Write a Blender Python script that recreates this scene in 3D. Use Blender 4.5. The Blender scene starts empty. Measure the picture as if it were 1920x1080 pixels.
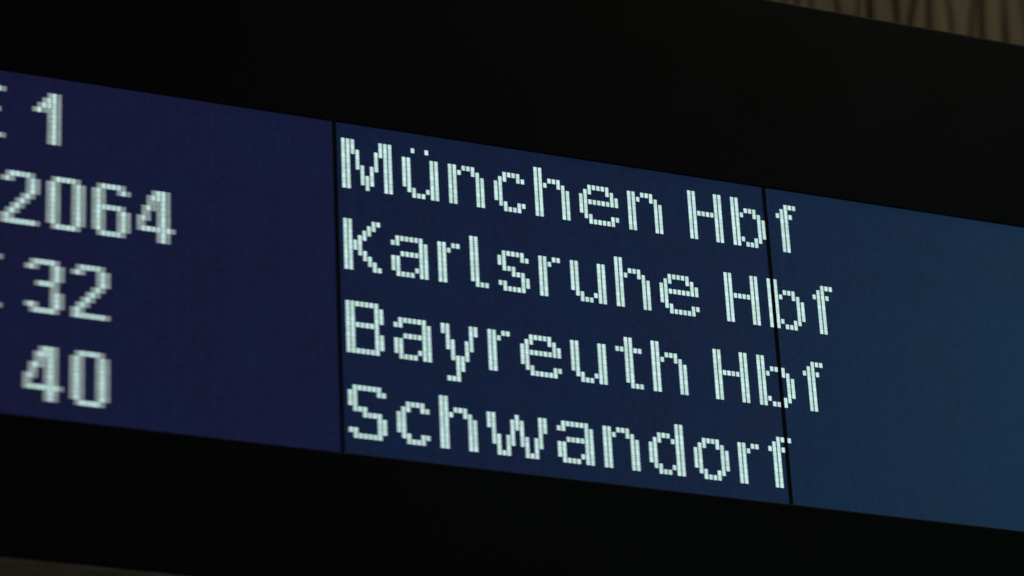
import bpy, bmesh, math, random
from mathutils import Matrix, Vector
random.seed(7)
sc = bpy.context.scene

# ---------------------------------------------------------------- camera, world, lamps, exposure
SX, SY = 0.0044305, 0.005            # pitch of the display's dots across and down (metres)
cam = bpy.data.cameras.new('camera')
camo = bpy.data.objects.new('camera', cam)
sc.collection.objects.link(camo)
R = ((0.9220500748798462, -0.12678464701146805, -0.3657175312946419),
     (-0.38422024936722177, -0.41424499918407665, -0.8250914377371602),
     (-0.04688773176706088, 0.9012917030202606, -0.43066786120696116))
M = Matrix(R).to_4x4()
M.translation = (-0.93097198, -2.46382964, -1.42543343)
camo.matrix_world = M
cam.sensor_fit = 'HORIZONTAL'
cam.sensor_width = 36.0
cam.lens = 6281.13 / 1920 * 36.0
cam.clip_start, cam.clip_end = 0.05, 100
cam.dof.use_dof = True
cam.dof.focus_distance = 3.08
cam.dof.aperture_fstop = 4.2
cam.dof.aperture_ratio = 0.5         # out-of-focus dots run together sideways
sc.camera = camo
sc.cycles.filter_width = 1.6           # the photograph is a slightly soft video frame
sc.render.resolution_x, sc.render.resolution_y = 1024, 576

w = bpy.data.worlds.new('World')
sc.world = w
w.use_nodes = True
bg = w.node_tree.nodes['Background']
bg.inputs['Color'].default_value = (1.0, 0.93, 0.80, 1)
bg.inputs['Strength'].default_value = 0.04

def area(name, loc, target, size, power, col):
    l = bpy.data.lights.new(name, 'AREA')
    l.shape = 'DISK'
    l.size, l.energy, l.color = size, power, col
    o = bpy.data.objects.new(name, l)
    sc.collection.objects.link(o)
    o.location = loc
    o.rotation_euler = (Vector(target) - Vector(loc)).to_track_quat('-Z', 'Y').to_euler()
    return o
area('hall_lamp', (1.7, -0.16, 1.8), (0.8, 0.3, 0.45), 0.5, 8.3, (1.0, 0.80, 0.55))
area('added_sheen_lamp', (3.6, -3.6, 1.7), (0.7, 0, 0), 1.2, 8.0, (0.20, 0.85, 1.0))  # added cool lamp; its soft reflection brightens the display towards the right

sc.view_settings.view_transform = 'Standard'
sc.view_settings.look = 'None'
sc.view_settings.exposure = 0
sc.view_settings.gamma = 1

# ---------------------------------------------------------------- materials
def mat(name):
    m = bpy.data.materials.new(name)
    m.use_nodes = True
    nt = m.node_tree
    return m, nt, nt.nodes['Principled BSDF'], nt.nodes, nt.links

def housing_mat():
    m, nt, b, N, L = mat('black_powder_coat')
    b.inputs['Base Color'].default_value = (0.0065, 0.0065, 0.0068, 1)
    b.inputs['Roughness'].default_value = 0.55
    b.inputs['Specular IOR Level'].default_value = 0.12
    tc = N.new('ShaderNodeTexCoord')
    n = N.new('ShaderNodeTexNoise'); n.inputs['Scale'].default_value = 900; n.inputs['Detail'].default_value = 3
    L.new(tc.outputs['Object'], n.inputs['Vector'])
    bp = N.new('ShaderNodeBump'); bp.inputs['Strength'].default_value = 0.12; bp.inputs['Distance'].default_value = 0.001
    L.new(n.outputs['Fac'], bp.inputs['Height']); L.new(bp.outputs['Normal'], b.inputs['Normal'])
    n2 = N.new('ShaderNodeTexNoise'); n2.inputs['Scale'].default_value = 7; n2.inputs['Detail'].default_value = 5
    L.new(tc.outputs['Object'], n2.inputs['Vector'])
    mr = N.new('ShaderNodeMapRange'); mr.inputs['To Min'].default_value = 0.45; mr.inputs['To Max'].default_value = 0.7
    L.new(n2.outputs['Fac'], mr.inputs['Value']); L.new(mr.outputs['Result'], b.inputs['Roughness'])
    return m

def plain_mat(name, col, rough, scale=40, amt=0.35):
    m, nt, b, N, L = mat(name)
    tc = N.new('ShaderNodeTexCoord')
    n = N.new('ShaderNodeTexNoise'); n.inputs['Scale'].default_value = scale; n.inputs['Detail'].default_value = 6
    L.new(tc.outputs['Object'], n.inputs['Vector'])
    cr = N.new('ShaderNodeValToRGB')
    lo = tuple(c * (1 - amt) for c in col) + (1,)
    hi = tuple(c * (1 + amt) for c in col) + (1,)
    cr.color_ramp.elements[0].color, cr.color_ramp.elements[1].color = lo, hi
    cr.color_ramp.elements[0].position, cr.color_ramp.elements[1].position = 0.3, 0.7
    L.new(n.outputs['Fac'], cr.inputs['Fac']); L.new(cr.outputs['Color'], b.inputs['Base Color'])
    b.inputs['Roughness'].default_value = rough
    return m

def wood_mat():
    m, nt, b, N, L = mat('weathered_wood')
    tc = N.new('ShaderNodeTexCoord')
    oi = N.new('ShaderNodeObjectInfo')
    mp = N.new('ShaderNodeMapping'); mp.inputs['Scale'].default_value = (60, 60, 5)
    L.new(tc.outputs['Object'], mp.inputs['Vector'])
    n = N.new('ShaderNodeTexNoise'); n.inputs['Scale'].default_value = 1.6; n.inputs['Detail'].default_value = 6
    n.noise_dimensions = '4D'
    L.new(mp.outputs['Vector'], n.inputs['Vector'])
    mul = N.new('ShaderNodeMath'); mul.operation = 'MULTIPLY'; mul.inputs[1].default_value = 30
    L.new(oi.outputs['Random'], mul.inputs[0]); L.new(mul.outputs[0], n.inputs['W'])
    cr = N.new('ShaderNodeValToRGB')
    cr.color_ramp.elements[0].color = (0.22, 0.16, 0.085, 1); cr.color_ramp.elements[0].position = 0.3
    cr.color_ramp.elements[1].color = (0.34, 0.265, 0.15, 1); cr.color_ramp.elements[1].position = 0.62
    L.new(n.outputs['Fac'], cr.inputs['Fac'])
    hs = N.new('ShaderNodeHueSaturation')
    mr = N.new('ShaderNodeMapRange'); mr.inputs['To Min'].default_value = 0.86; mr.inputs['To Max'].default_value = 1.12
    L.new(oi.outputs['Random'], mr.inputs['Value']); L.new(mr.outputs['Result'], hs.inputs['Value'])
    L.new(cr.outputs['Color'], hs.inputs['Color']); L.new(hs.outputs['Color'], b.inputs['Base Color'])
    bp = N.new('ShaderNodeBump'); bp.inputs['Strength'].default_value = 0.4; bp.inputs['Distance'].default_value = 0.002
    L.new(n.outputs['Fac'], bp.inputs['Height']); L.new(bp.outputs['Normal'], b.inputs['Normal'])
    b.inputs['Roughness'].default_value = 0.8
    return m

def screen_mat(name, col):
    """Backlit LCD cells that are switched off: dim blue, finely gridded at the dot pitch."""
    m, nt, b, N, L = mat(name)
    tc = N.new('ShaderNodeTexCoord')
    sp = N.new('ShaderNodeSeparateXYZ'); L.new(tc.outputs['Object'], sp.inputs[0])
    def groove(sock, pitch, width, depth):
        d = N.new('ShaderNodeMath'); d.operation = 'DIVIDE'; d.inputs[1].default_value = pitch; L.new(sock, d.inputs[0])
        f = N.new('ShaderNodeMath'); f.operation = 'FRACT'; L.new(d.outputs[0], f.inputs[0])
        s = N.new('ShaderNodeMath'); s.operation = 'SUBTRACT'; s.inputs[1].default_value = 0.5; L.new(f.outputs[0], s.inputs[0])
        a = N.new('ShaderNodeMath'); a.operation = 'ABSOLUTE'; L.new(s.outputs[0], a.inputs[0])
        g = N.new('ShaderNodeMapRange'); g.inputs['From Min'].default_value = 0.5 - width; g.inputs['From Max'].default_value = 0.5 - width * 0.5
        g.inputs['To Min'].default_value = 1.0; g.inputs['To Max'].default_value = 1 - depth
        L.new(a.outputs[0], g.inputs['Value'])
        fl = N.new('ShaderNodeMath'); fl.operation = 'FLOOR'; L.new(d.outputs[0], fl.inputs[0])
        return g.outputs['Result'], fl.outputs[0]
    gx, ix = groove(sp.outputs['X'], SX, 0.2, 0.12)
    gz, iz = groove(sp.outputs['Z'], SY, 0.12, 0.06)
    mu = N.new('ShaderNodeMath'); mu.operation = 'MULTIPLY'; L.new(gx, mu.inputs[0]); L.new(gz, mu.inputs[1])
    cv = N.new('ShaderNodeCombineXYZ'); L.new(ix, cv.inputs[0]); L.new(iz, cv.inputs[1])
    wn = N.new('ShaderNodeTexWhiteNoise'); wn.noise_dimensions = '2D'; L.new(cv.outputs[0], wn.inputs['Vector'])
    mr = N.new('ShaderNodeMapRange'); mr.inputs['To Min'].default_value = 0.92; mr.inputs['To Max'].default_value = 1.12
    L.new(wn.outputs['Value'], mr.inputs['Value'])
    wc = N.new('ShaderNodeTexWhiteNoise'); wc.noise_dimensions = '1D'; L.new(ix, wc.inputs['W'])
    mc = N.new('ShaderNodeMapRange'); mc.inputs['To Min'].default_value = 0.97; mc.inputs['To Max'].default_value = 1.04
    L.new(wc.outputs['Value'], mc.inputs['Value'])
    m2 = N.new('ShaderNodeMath'); m2.operation = 'MULTIPLY'; L.new(mu.outputs[0], m2.inputs[0]); L.new(mr.outputs['Result'], m2.inputs[1])
    m3 = N.new('ShaderNodeMath'); m3.operation = 'MULTIPLY'; L.new(m2.outputs[0], m3.inputs[0]); L.new(mc.outputs['Result'], m3.inputs[1])
    # uneven cell tint (mura) of an old display
    nz = N.new('ShaderNodeTexNoise'); nz.inputs['Scale'].default_value = 15; nz.inputs['Detail'].default_value = 3
    L.new(tc.outputs['Object'], nz.inputs['Vector'])
    cr = N.new('ShaderNodeValToRGB')
    r, g, bl = col
    cr.color_ramp.elements[0].position, cr.color_ramp.elements[1].position = 0.32, 0.68
    cr.color_ramp.elements[0].color = (r * 1.14, g * 0.93, bl * 0.95, 1)
    cr.color_ramp.elements[1].color = (r * 0.86, g * 1.08, bl * 1.06, 1)
    L.new(nz.outputs['Fac'], cr.inputs['Fac'])
    L.new(cr.outputs['Color'], b.inputs['Emission Color'])
    L.new(m3.outputs[0], b.inputs['Emission Strength'])
    b.inputs['Base Color'].default_value = (0.004, 0.006, 0.014, 1)
    b.inputs['Roughness'].default_value = 0.36
    b.inputs['Specular IOR Level'].default_value = 0.5
    return m

def dot_mat(name, col, k):
    m, nt, b, N, L = mat(name)
    tc = N.new('ShaderNodeTexCoord')
    sp = N.new('ShaderNodeVectorMath'); sp.operation = 'DIVIDE'; sp.inputs[1].default_value = (SX, 1, SY)
    L.new(tc.outputs['Object'], sp.inputs[0])
    fl = N.new('ShaderNodeVectorMath'); fl.operation = 'FLOOR'; L.new(sp.outputs[0], fl.inputs[0])
    oi = N.new('ShaderNodeObjectInfo')
    ad = N.new('ShaderNodeVectorMath'); ad.operation = 'ADD'; L.new(fl.outputs[0], ad.inputs[0]); L.new(oi.outputs['Location'], ad.inputs[1])
    wn = N.new('ShaderNodeTexWhiteNoise'); wn.noise_dimensions = '3D'; L.new(ad.outputs[0], wn.inputs['Vector'])
    mr = N.new('ShaderNodeMapRange'); mr.inputs['To Min'].default_value = 0.88 * k; mr.inputs['To Max'].default_value = 1.1 * k
    L.new(wn.outputs['Value'], mr.inputs['Value'])
    hs = N.new('ShaderNodeMixRGB')
    hs.inputs[1].default_value = (col[0] * 0.95, col[1] * 1.02, col[2] * 0.93, 1)
    hs.inputs[2].default_value = (col[0] * 1.02, col[1] * 0.99, col[2] * 1.09, 1)
    L.new(wn.outputs['Color'], hs.inputs[0])
    L.new(hs.outputs[0], b.inputs['Emission Color']); L.new(mr.outputs['Result'], b.inputs['Emission Strength'])
    b.inputs['Base Color'].default_value = (0.02, 0.02, 0.02, 1)
    b.inputs['Roughness'].default_value = 0.5
    return m

BLACK = housing_mat()
UNDER = plain_mat('dusty_brown_underside', (0.33, 0.31, 0.24), 0.75, 30)
GAP = plain_mat('black_gasket', (0.002, 0.002, 0.002), 0.9, 60)
BACK = plain_mat('dark_batten_board', (0.13, 0.095, 0.05), 0.9, 12)
WOOD = wood_mat()
SCREEN = [screen_mat('lcd_violet_blue', (0.0057, 0.0072, 0.0340)),
          screen_mat('lcd_navy_blue', (0.0042, 0.0094, 0.0362)),
          screen_mat('lcd_steel_blue', (0.0038, 0.0110, 0.0390))]
LIT = dot_mat('lit_dot', (0.475, 0.665, 0.640), 1.22)
HALF = dot_mat('half_lit_dot', (0.480, 0.590, 0.580), 0.52)
BLEED = dot_mat('backlight_bleed', (0.40, 0.62, 0.56), 0.09)
BLEED_DOWN = dot_mat('backlight_bleed_between_rows', (0.46, 0.66, 0.61), 0.72)

# ---------------------------------------------------------------- mesh helpers
def add_box(bm, x0, x1, y0, y1, z0, z1, mi=0, open_back=False):
    v = [bm.verts.new(p) for p in ((x0, y0, z0), (x1, y0, z0), (x1, y0, z1), (x0, y0, z1),
                                   (x0, y1, z0), (x1, y1, z0), (x1, y1, z1), (x0, y1, z1))]
    fs = [(0, 1, 2, 3), (0, 4, 5, 1), (3, 2, 6, 7), (0, 3, 7, 4), (1, 5, 6, 2)]
    if not open_back:
        fs.append((4, 7, 6, 5))
    for f in fs:
        bm.faces.new([v[i] for i in f]).material_index = mi

def obj(name, bm, mats, parent=None, loc=(0, 0, 0), bevel=0):
    if bevel:
        bmesh.ops.bevel(bm, geom=bm.edges[:], offset=bevel, segments=2, affect='EDGES', profile=0.6)
    me = bpy.data.meshes.new(name)
    bm.normal_update(); bm.to_mesh(me); bm.free()
    for m in (mats if isinstance(mats, (list, tuple)) else [mats]):
        me.materials.append(m)
    o = bpy.data.objects.new(name, me)
    sc.collection.objects.link(o)
    o.location = loc
    if parent:
        o.parent = parent
    return o

def box(name, x0, x1, y0, y1, z0, z1, m, parent, bevel=0):
    bm = bmesh.new()
    ox, oy, oz = (x0 + x1) / 2, (y0 + y1) / 2, (z0 + z1) / 2
    add_box(bm, x0 - ox, x1 - ox, y0 - oy, y1 - oy, z0 - oz, z1 - oz)
    return obj(name, bm, m, parent, (ox, oy, oz), bevel)

def thing(name, label, cat, loc):
    o = bpy.data.objects.new(name, None)
    sc.collection.objects.link(o)
    o.location = loc
    o['label'] = label; o['category'] = cat
    return o

# ---------------------------------------------------------------- slatted wall behind the board
WY = 0.26
WZ0, WZ1 = -0.95, 1.0
wall = thing('slatted_wall', 'rough pale wooden slat wall behind the black departure board', 'wall', (0, 0, 0))
wall['kind'] = 'thing'
box('backing', -1.7, 2.3, WY + 0.010, WY + 0.05, WZ0, WZ1, BACK, wall)

# joints between the slats: x of the joint at z=.39 and at z=.45, and its width
joints = [(0.6115, 0.6220, .0032), (0.6275, 0.6370, .0034), (0.6431, 0.6488, .0038), (0.6759, 0.6684, .0052),
          (0.6997, 0.7110, .0040), (0.7163, 0.7190, .0062), (0.7488, 0.7514, .0084), (0.7656, 0.7853, .0042),
          (0.7882, 0.7935, .0054), (0.8167, 0.8148, .0058), (0.8419, 0.8560, .0046), (0.8546, 0.8615, .0070),
          (0.8842, 0.8893, .0072)]
x = 0.6115
left = []
while x > -1.65:
    x -= random.uniform(0.014, 0.036)
    left.append((x, x + random.uniform(-0.008, 0.010), random.uniform(.003, .008)))
x = 0.8842
right = []
while x < 2.25:
    x += random.uniform(0.02, 0.036)
    right.append((x, x + random.uniform(-0.004, 0.012), random.uniform(.003, .008)))
joints = left[::-1] + joints + right

def joint_line(j, seed):
    """centre and half width of a joint at heights up the wall: it wanders as split wood does"""
    rr = random.Random(seed)
    a, b, wd = j[0], j[1], j[2] * 0.8
    ph1, ph2 = rr.uniform(0, 6.28), rr.uniform(0, 6.28)
    out = []
    for k in range(46):
        z = WZ0 + (WZ1 - WZ0) * k / 45
        t = (z - 0.39) / 0.06
        lin = a + (b - a) * max(-0.4, min(1.1, t))
        dz = abs(z - 0.42)
        wob = min(1, max(0, dz - 0.04) * 12)
        xx = lin + wob * (0.0035 * math.sin(9 * z + ph1) + 0.002 * math.sin(31 * z + ph2))
        hw = wd * 0.5 * (0.72 + 0.5 * (0.5 + 0.5 * math.sin(23 * z + ph2)) + rr.uniform(-.12, .16))
        out.append((xx, hw, z))
    return out
lines = [joint_line(j, i) for i, j in enumerate(joints)]
for i in range(len(lines) - 1):
    A, B = lines[i], lines[i + 1]
    bm = bmesh.new()
    cx = (A[20][0] + B[20][0]) / 2
    rows = []
    proud = random.uniform(0, 0.003)
    for (xa, ha, z), (xb, hb, _) in zip(A, B):
        x0, x1 = xa + ha - cx, xb - hb - cx
        if x1 - x0 < 0.003:
            mid = (x0 + x1) / 2; x0, x1 = mid - 0.0015, mid + 0.0015
        c = min(0.0025, (x1 - x0) * 0.3)
        rows.append([bm.verts.new(p) for p in ((x0, 0.0095, z), (x0, 0.0018 - proud, z), (x0 + c, -proud, z),
                                                (x1 - c, -proud, z), (x1, 0.0018 - proud, z), (x1, 0.0095, z))])
    for r0, r1 in zip(rows, rows[1:]):
        for k in range(5):
            bm.faces.new((r0[k], r0[k + 1], r1[k + 1], r1[k]))
    bm.faces.new(rows[0][::-1]); bm.faces.new(rows[-1])
    obj('slat', bm, WOOD, wall, (cx, WY, 0))

# ---------------------------------------------------------------- departure board
NC, NR = 96, 64
GAPW = 0.6                                # joint between modules, in dot pitches
OFF = [-(NC + GAPW), 0.0, NC + GAPW]      # column offset of each module
XL, XR = (OFF[0] - 4) * SX, (OFF[2] + NC + 4) * SX
ZT, ZB = 0.5 * SY, -(NR - 0.5) * SY       # screen top and bottom
HT, HB = 42.1 * SY, -88.5 * SY            # housing top and bottom
D = 0.22
board = thing('departure_board', 'long black departure board with four lines of glowing white dot matrix text on blue', 'departure board', (0, 0, HB))
def bbox(name, x0, x1, y0, y1, z0, z1, m, bevel=0):
    return box(name, x0, x1, y0, y1, z0 - HB, z1 - HB, m, board, bevel)
bbox('housing', XL, XR, 0.022, D, HB + 0.004, HT, BLACK, 0.003)
bbox('top_rail', XL, XR, 0.0, 0.0215, ZT, HT, BLACK, 0.0015)
bbox('bottom_rail', XL, XR, 0.0, 0.0215, HB, ZB, BLACK, 0.0015)
bbox('end_rail', XL, (OFF[0] - 0.5) * SX, 0.0, 0.0215, ZB + 0.0003, ZT - 0.0003, BLACK, 0.0012)
bbox('end_rail', (OFF[2] + NC - 0.5) * SX, XR, 0.0, 0.0215, ZB + 0.0003, ZT - 0.0003, BLACK, 0.0012)
bbox('underside_panel', XL + 0.003, XR - 0.003, 0.0022, D - 0.003, HB - 0.0022, HB - 0.00005, UNDER)
SY0 = 0.0010                              # screen face sits 1 mm behind the rails
for k in range(3):
    x0, x1 = (OFF[k] - 0.5) * SX, (OFF[k] + NC - 0.5) * SX
    bm = bmesh.new()
    add_box(bm, 0, x1 - x0, 0, 0.018, -NR * SY, 0)
    so = obj('screen_panel', bm, SCREEN[k], board, (x0, SY0, ZT - HB))
    so['label'] = ('violet blue display panel behind the train numbers', 'navy blue display panel behind the station names', 'steel blue display panel right of the station names')[k]
for k in range(2):
    x0, x1 = (OFF[k] + NC - 0.5) * SX, (OFF[k + 1] - 0.5) * SX
    bbox('seam_strip', x0 - 0.13 * SX, x1 + 0.13 * SX, SY0 - 0.0004, SY0 - 0.00005, ZB + 0.0002, ZT - 0.0002, GAP)

# glyphs; rows run down from the cap line unless they carry a start row
LC = {  # lower case: first row is the x-height line (row 2), ascenders start at row 0
 'ü': (0, "00100100 00000000 11000011 11000011 11000011 11000011 11000011 11000011 01100111 00111011"),
 'n': (2, "11011100 11100110 11000011 11000011 11000011 11000011 11000011 11000011"),
 'c': (2, "0011110 0110011 1100000 1100000 1100000 1100000 0110011 0011110"),
 'h': (0, "11000000 11000000 11011100 11100110 11000011 11000011 11000011 11000011 11000011 11000011"),
 'e': (2, "001111100 011000110 110000011 111111111 110000000 110000000 011000011 001111110"),
 'b': (0, "11000000 11000000 11011100 11100110 11000011 11000011 11000011 11000011 11100110 11011100"),
 'f': (0, "00111 01100 11110 01100 01100 01100 01100 01100 01100 01100"),
 'a': (2, "01111110 11000011 00000011 00111111 11000011 11000011 11000111 01111011"),
 'r': (2, "11011 11100 11000 11000 11000 11000 11000 11000"),
 'l': (0, "1100 1100 1100 1100 1100 1100 1100 1100 1100 0111"),
 's': (2, "0111110 1100011 1100000 0111000 0001110 0000011 1100011 0111110"),
 'u': (2, "11000011 11000011 11000011 11000011 11000011 11000011 01100111 00111011"),
 'y': (2, "11000011 11000011 01000010 01100110 01100110 00100100 00111100 00011000 00011000 00010000 01110000"),
 't': (0, "001100 001100 111111 001100 001100 001100 001100 001100 001100 000111"),
 'd': (0, "00000011 00000011 00111011 01100111 11000011 11000011 11000011 11000011 01100111 00111011"),
 'o': (2, "00111100 01100110 11000011 11000011 11000011 11000011 01100110 00111100"),
 'w': (2, "1100001000011 1100011100011 1100011100011 0100010100010 0110110110110 0110110110110 0010100010100 0011100011100"),
 'M': (0, "11100000111 11100000111 11110001111 11010001011 11010001011 11011011011 11001010011 11001110011 11001110011 11000100011"),
 'H': (0, "11000011 11000011 11000011 11000011 11111111 11000011 11000011 11000011 11000011 11000011"),
 'K': (0, "11000011 11000110 11001100 11011000 11110000 11110000 11011000 11001100 11000110 11000011"),
 'B': (0, "11111110 11000011 11000011 11000011 11111110 11000010 11000011 11000011 11000011 11111110"),
 'S': (0, "01111110 11000011 11000000 11000000 01110000 00011110 00000011 00000011 11000011 01111110"),
 'E': (0, "1111111 1100000 1100000 1100000 1111110 1100000 1100000 1100000 1100000 1111111"),
 '0': (0, "0111110 1100011 1100011 1100011 1100011 1100011 1100011 1100011 1100011 0111110"),
 '1': (0, "0000110 0001110 0011110 0110110 0000110 0000110 0000110 0000110 0000110 0000110"),
 '2': (0, "0111110 1100011 0000011 0000011 0000110 0001100 0011000 0110000 1100000 1111111"),
 '3': (0, "0111110 1100011 0000011 0000011 0011110 0000010 0000011 0000011 1100011 0111110"),
 '4': (0, "0001110 0011110 0010110 0110110 0100110 1100110 1000110 1111111 0000110 0000110"),
 '6': (0, "0111110 1100011 1100000 1100000 1111110 1100011 1100011 1100011 1100011 0111110"),
}
# w, column by column: lit row spans
wspan = {0: (0, 2), 1: (0, 5), 2: (4, 7), 3: (7, 7), 4: (4, 7), 5: (1, 5), 6: (0, 2), 7: (1, 5), 8: (4, 7), 9: (7, 7), 10: (4, 7), 11: (0, 5), 12: (0, 2)}

def glyph(ch):
    r0, s = LC[ch]
    if ch == 'w':
        return 13, {(c, r + 2): 1.0 for c, (a, b) in wspan.items() for r in range(a, b + 1)}
    rows = s.split()
    return len(rows[0]), {(c, r + r0): 1.0 for r, row in enumerate(rows) for c, v in enumerate(row) if v == '1'}

def smear(cells):
    """the left module shows each column run on into the next one at half strength"""
    out = {}
    for (c, r), v in cells.items():
        out[(c, r)] = out.get((c, r), 0) + 0.5 * v
        out[(c + 1, r)] = out.get((c + 1, r), 0) + 0.5 * v
    return out

DW, DH, DD = 0.70, 0.91, 0.0003           # lit dot width and height in pitches, and how far it stands out
def put_char(ch, col, line, left=False):
    wd, cells = glyph(ch)
    if left:
        cells = smear(cells)
    bm = bmesh.new()
    y1 = SY0 - 0.00004
    ox, oz = None, None
    def xcol(cc):
        cc = cc if left else (cc if cc < NC else cc + GAPW)
        return cc * SX
    ox = xcol(col) - SX / 2
    row0 = 16 * line + 3
    oz = -(row0 - 0.5) * SY
    for (c, r), v in sorted(cells.items()):
        x = xcol(col + c) - ox
        z = -(row0 + r) * SY - oz
        mi = 0 if v > 0.75 else 1
        add_box(bm, x - DW * SX / 2, x + DW * SX / 2, -DD, 0, z - DH * SY / 2, z + DH * SY / 2, mi, True)
        # light that leaks between two lit neighbours
        for dc, dr in ((1, 0), (0, 1)):
            if (c + dc, r + dr) in cells:
                xa = xcol(col + c + dc) - ox
                if xa - x > 1.3 * SX:
                    continue
                if dc:
                    add_box(bm, x + DW * SX / 2, xa - DW * SX / 2, -DD * 0.4, 0, z - DH * SY * 0.45, z + DH * SY * 0.45, 2 if v > .75 else 1, True)
                else:
                    add_box(bm, x - DW * SX * 0.45, x + DW * SX * 0.45, -DD * 0.4, 0, z - SY + DH * SY / 2, z - DH * SY / 2, 3 if v > .75 else 1, True)
    o = obj('digit' if ch.isdigit() else 'letter', bm, [LIT, HALF, BLEED, BLEED_DOWN], board, (ox, y1, oz - HB))
    o['label'] = 'glowing white dot matrix %s %s' % ('digit' if ch.isdigit() else 'letter', ch)
    return wd

for line, text in enumerate(("München Hbf", "Karlsruhe Hbf", "Bayreuth Hbf", "Schwandorf")):
    c = 1
    for ch in text:
        if ch == ' ':
            c += 4; continue
        c += put_char(ch, c, line) + 2
for line, chars in enumerate(((('E', -75.6), ('1', -63.6)),
                              (('2', -68.6), ('0', -59.6), ('6', -50.6), ('4', -41.6)),
                              (('E', -75.6), ('3', -63.6), ('2', -54.6)),
                              (('4', -63.6), ('0', -54.6)))):
    for ch, c in chars:
        put_char(ch, c, line, True)
